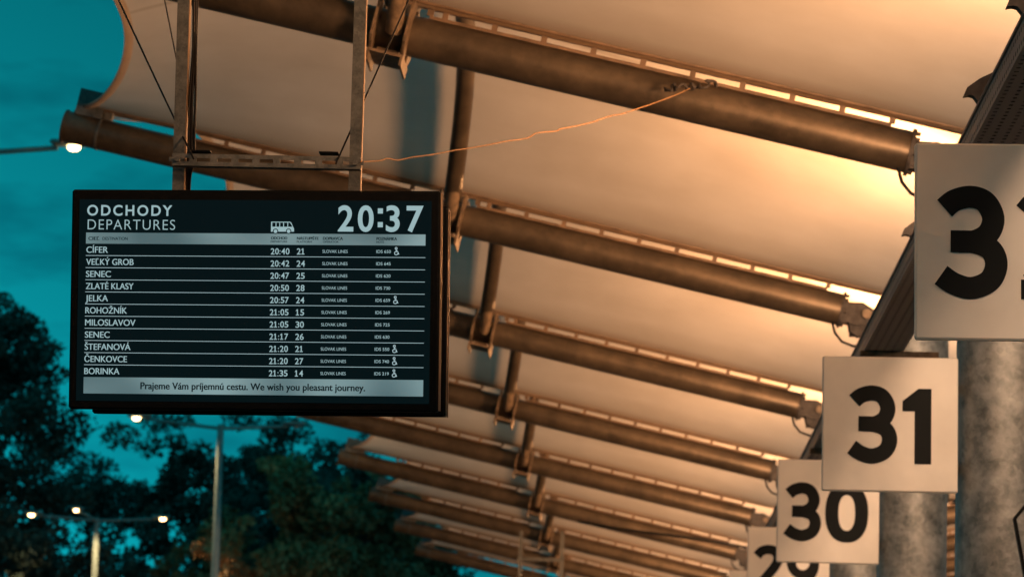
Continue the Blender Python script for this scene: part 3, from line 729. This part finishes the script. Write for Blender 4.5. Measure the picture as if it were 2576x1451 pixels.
# ------------------------------------------------------------------ trees
def make_tree(name, base, h, rad, crown_lo, n_leaf, mat, seed, label, size=(.13, .25), squash=1.0):
    rnd = random.Random(seed); root = empty(name, base)
    b = MB(); tr_ = []; lean = Vector((rnd.uniform(-.4, .4), rnd.uniform(-.4, .4), 0))
    for i in range(7):
        t = i/6; tr_.append(Vector((lean.x*t*t + rnd.uniform(-.08, .08)*t, lean.y*t*t, h*.86*t)))
    b.tube(tr_, [.26*(1-.85*i/6) for i in range(7)], 9)
    cl = []; nb = 34
    for i in range(nb):
        t = crown_lo + (1-crown_lo)*((i+.5)/nb)**.9; z = h*t
        prof = math.sin(math.pi*min(1, .16+.84*((t-crown_lo)/(1-crown_lo)))**.85)**.75
        a = i*2.4 + rnd.uniform(-.5, .5); rr = rad*prof*rnd.uniform(.35, 1.12)
        st = tr_[min(6, int(t*.95*6))]; e = Vector((math.cos(a)*rr, math.sin(a)*rr*squash, z + rnd.uniform(-.1, .5)))
        s0 = Vector((st.x, st.y, max(.5, z - rr*.55)))
        if s0.z > h*.84: s0.z = h*.84
        mid = (s0+e)/2 + Vector((0, 0, .2)); b.tube([s0, mid, e], [.07*(1-t*.6), .045*(1-t*.5), .015], 5)
        for q in range(4):
            w = rnd.uniform(.35, 1.05); c = s0.lerp(e, w) + Vector([rnd.gauss(0, .35) for _ in range(3)])
            cl.append((c, rnd.uniform(.30, .78)*rad/3.2))
    b.build('trunk', 'bark', root)
    vs = []; fs = []
    wts = [r_**2 for _, r_ in cl]; tot = sum(wts)
    for (c, r_), w in zip(cl, wts):
        for _ in range(int(1.3*n_leaf*w/tot)):
            while True:
                d = Vector([rnd.uniform(-1, 1) for _ in range(3)])
                if d.length < 1: break
            p = c + Vector((d.x*r_, d.y*r_, d.z*r_*.72)); s = rnd.uniform(*size)
            u = Vector([rnd.gauss(0, 1) for _ in range(3)]).normalized(); v = u.cross(Vector([rnd.gauss(0, 1) for _ in range(3)])).normalized()
            o = len(vs); vs += [p-u*s*.5, p+v*s*.26, p+u*s*.5, p-v*s*.26]; fs.append((o, o+1, o+2, o+3))
    me = bpy.data.meshes.new('crown'); me.from_pydata(vs, [], fs); me.materials.append(MATS[mat])
    o = bpy.data.objects.new('crown', me); COL.objects.link(o); o.parent = root
    tag(root, label, 'tree', 'trees beyond the platform'); return root
FAR = [(-60, 990, 128), (600, 1140, 126), (835, 1140, 130), (1020, 1200, 128)]
def tree_at(px, py_top, Y, rad, lo, n, mat, seed, label, **kw):
    p = at(px, py_top, Y); make_tree('tree', (p.x, Y, 0), p.z-.3, rad, lo, n, mat, seed, label, **kw)
tree_at(15, 745, 84, 3.0, .30, 17000, 'leaf_dark', 1, 'tall dark tree at the left border, rising beside the departures board')
tree_at(-190, 870, 92, 3.2, .25, 12000, 'leaf_dark', 2, 'dark tree mostly outside the left border')
tree_at(245, 1150, 112, 2.2, .87, 3200, 'leaf_dark', 3, 'tall bare-trunked tree whose thin crown shows above the three-headed street lamp')
tree_at(445, 1085, 96, 2.3, .30, 11000, 'leaf_dark', 4, 'dark green tree left of the tall two-armed street lamp')
tree_at(690, 1075, 104, 3.0, .30, 15000, 'leaf_dark', 5, 'dark tree behind the tall two-armed lamp, under the board')
tree_at(735, 1150, 78, 2.4, .25, 15000, 'leaf_warmlit', 6, 'warm-lit olive bush-crowned tree right of the tall street lamp')
tree_at(935, 1205, 84, 2.2, .25, 13000, 'leaf_mid', 7, 'mid-green tree beneath the far rafter tips')
tree_at(545, 1290, 86, 1.9, .2, 10000, 'leaf_mid', 8, 'low bushy tree behind the foot of the tall street lamp')
tree_at(330, 1370, 90, 2.0, .2, 9000, 'leaf_dark', 9, 'low dark tree right of the three-headed lamp pole')
tree_at(90, 1340, 88, 2.2, .2, 10000, 'leaf_dark', 10, 'low dark tree left of the three-headed lamp pole')
tree_at(900, 1105, 112, 3.0, .3, 12000, 'leaf_dark', 11, 'dark tall tree farthest back, behind the far canopy tips')
tree_at(1080, 1290, 100, 2.6, .2, 10000, 'leaf_mid', 12, 'mid-green tree at the far end of the canopy')
for i, (px, py, Y) in enumerate(FAR):
    tree_at(px, py, Y, 2.8, .2, 6500, 'leaf_dark', 40+i, 'dark tree in the back row, %s from the left border' % nth(i+1), size=(.2, .36))
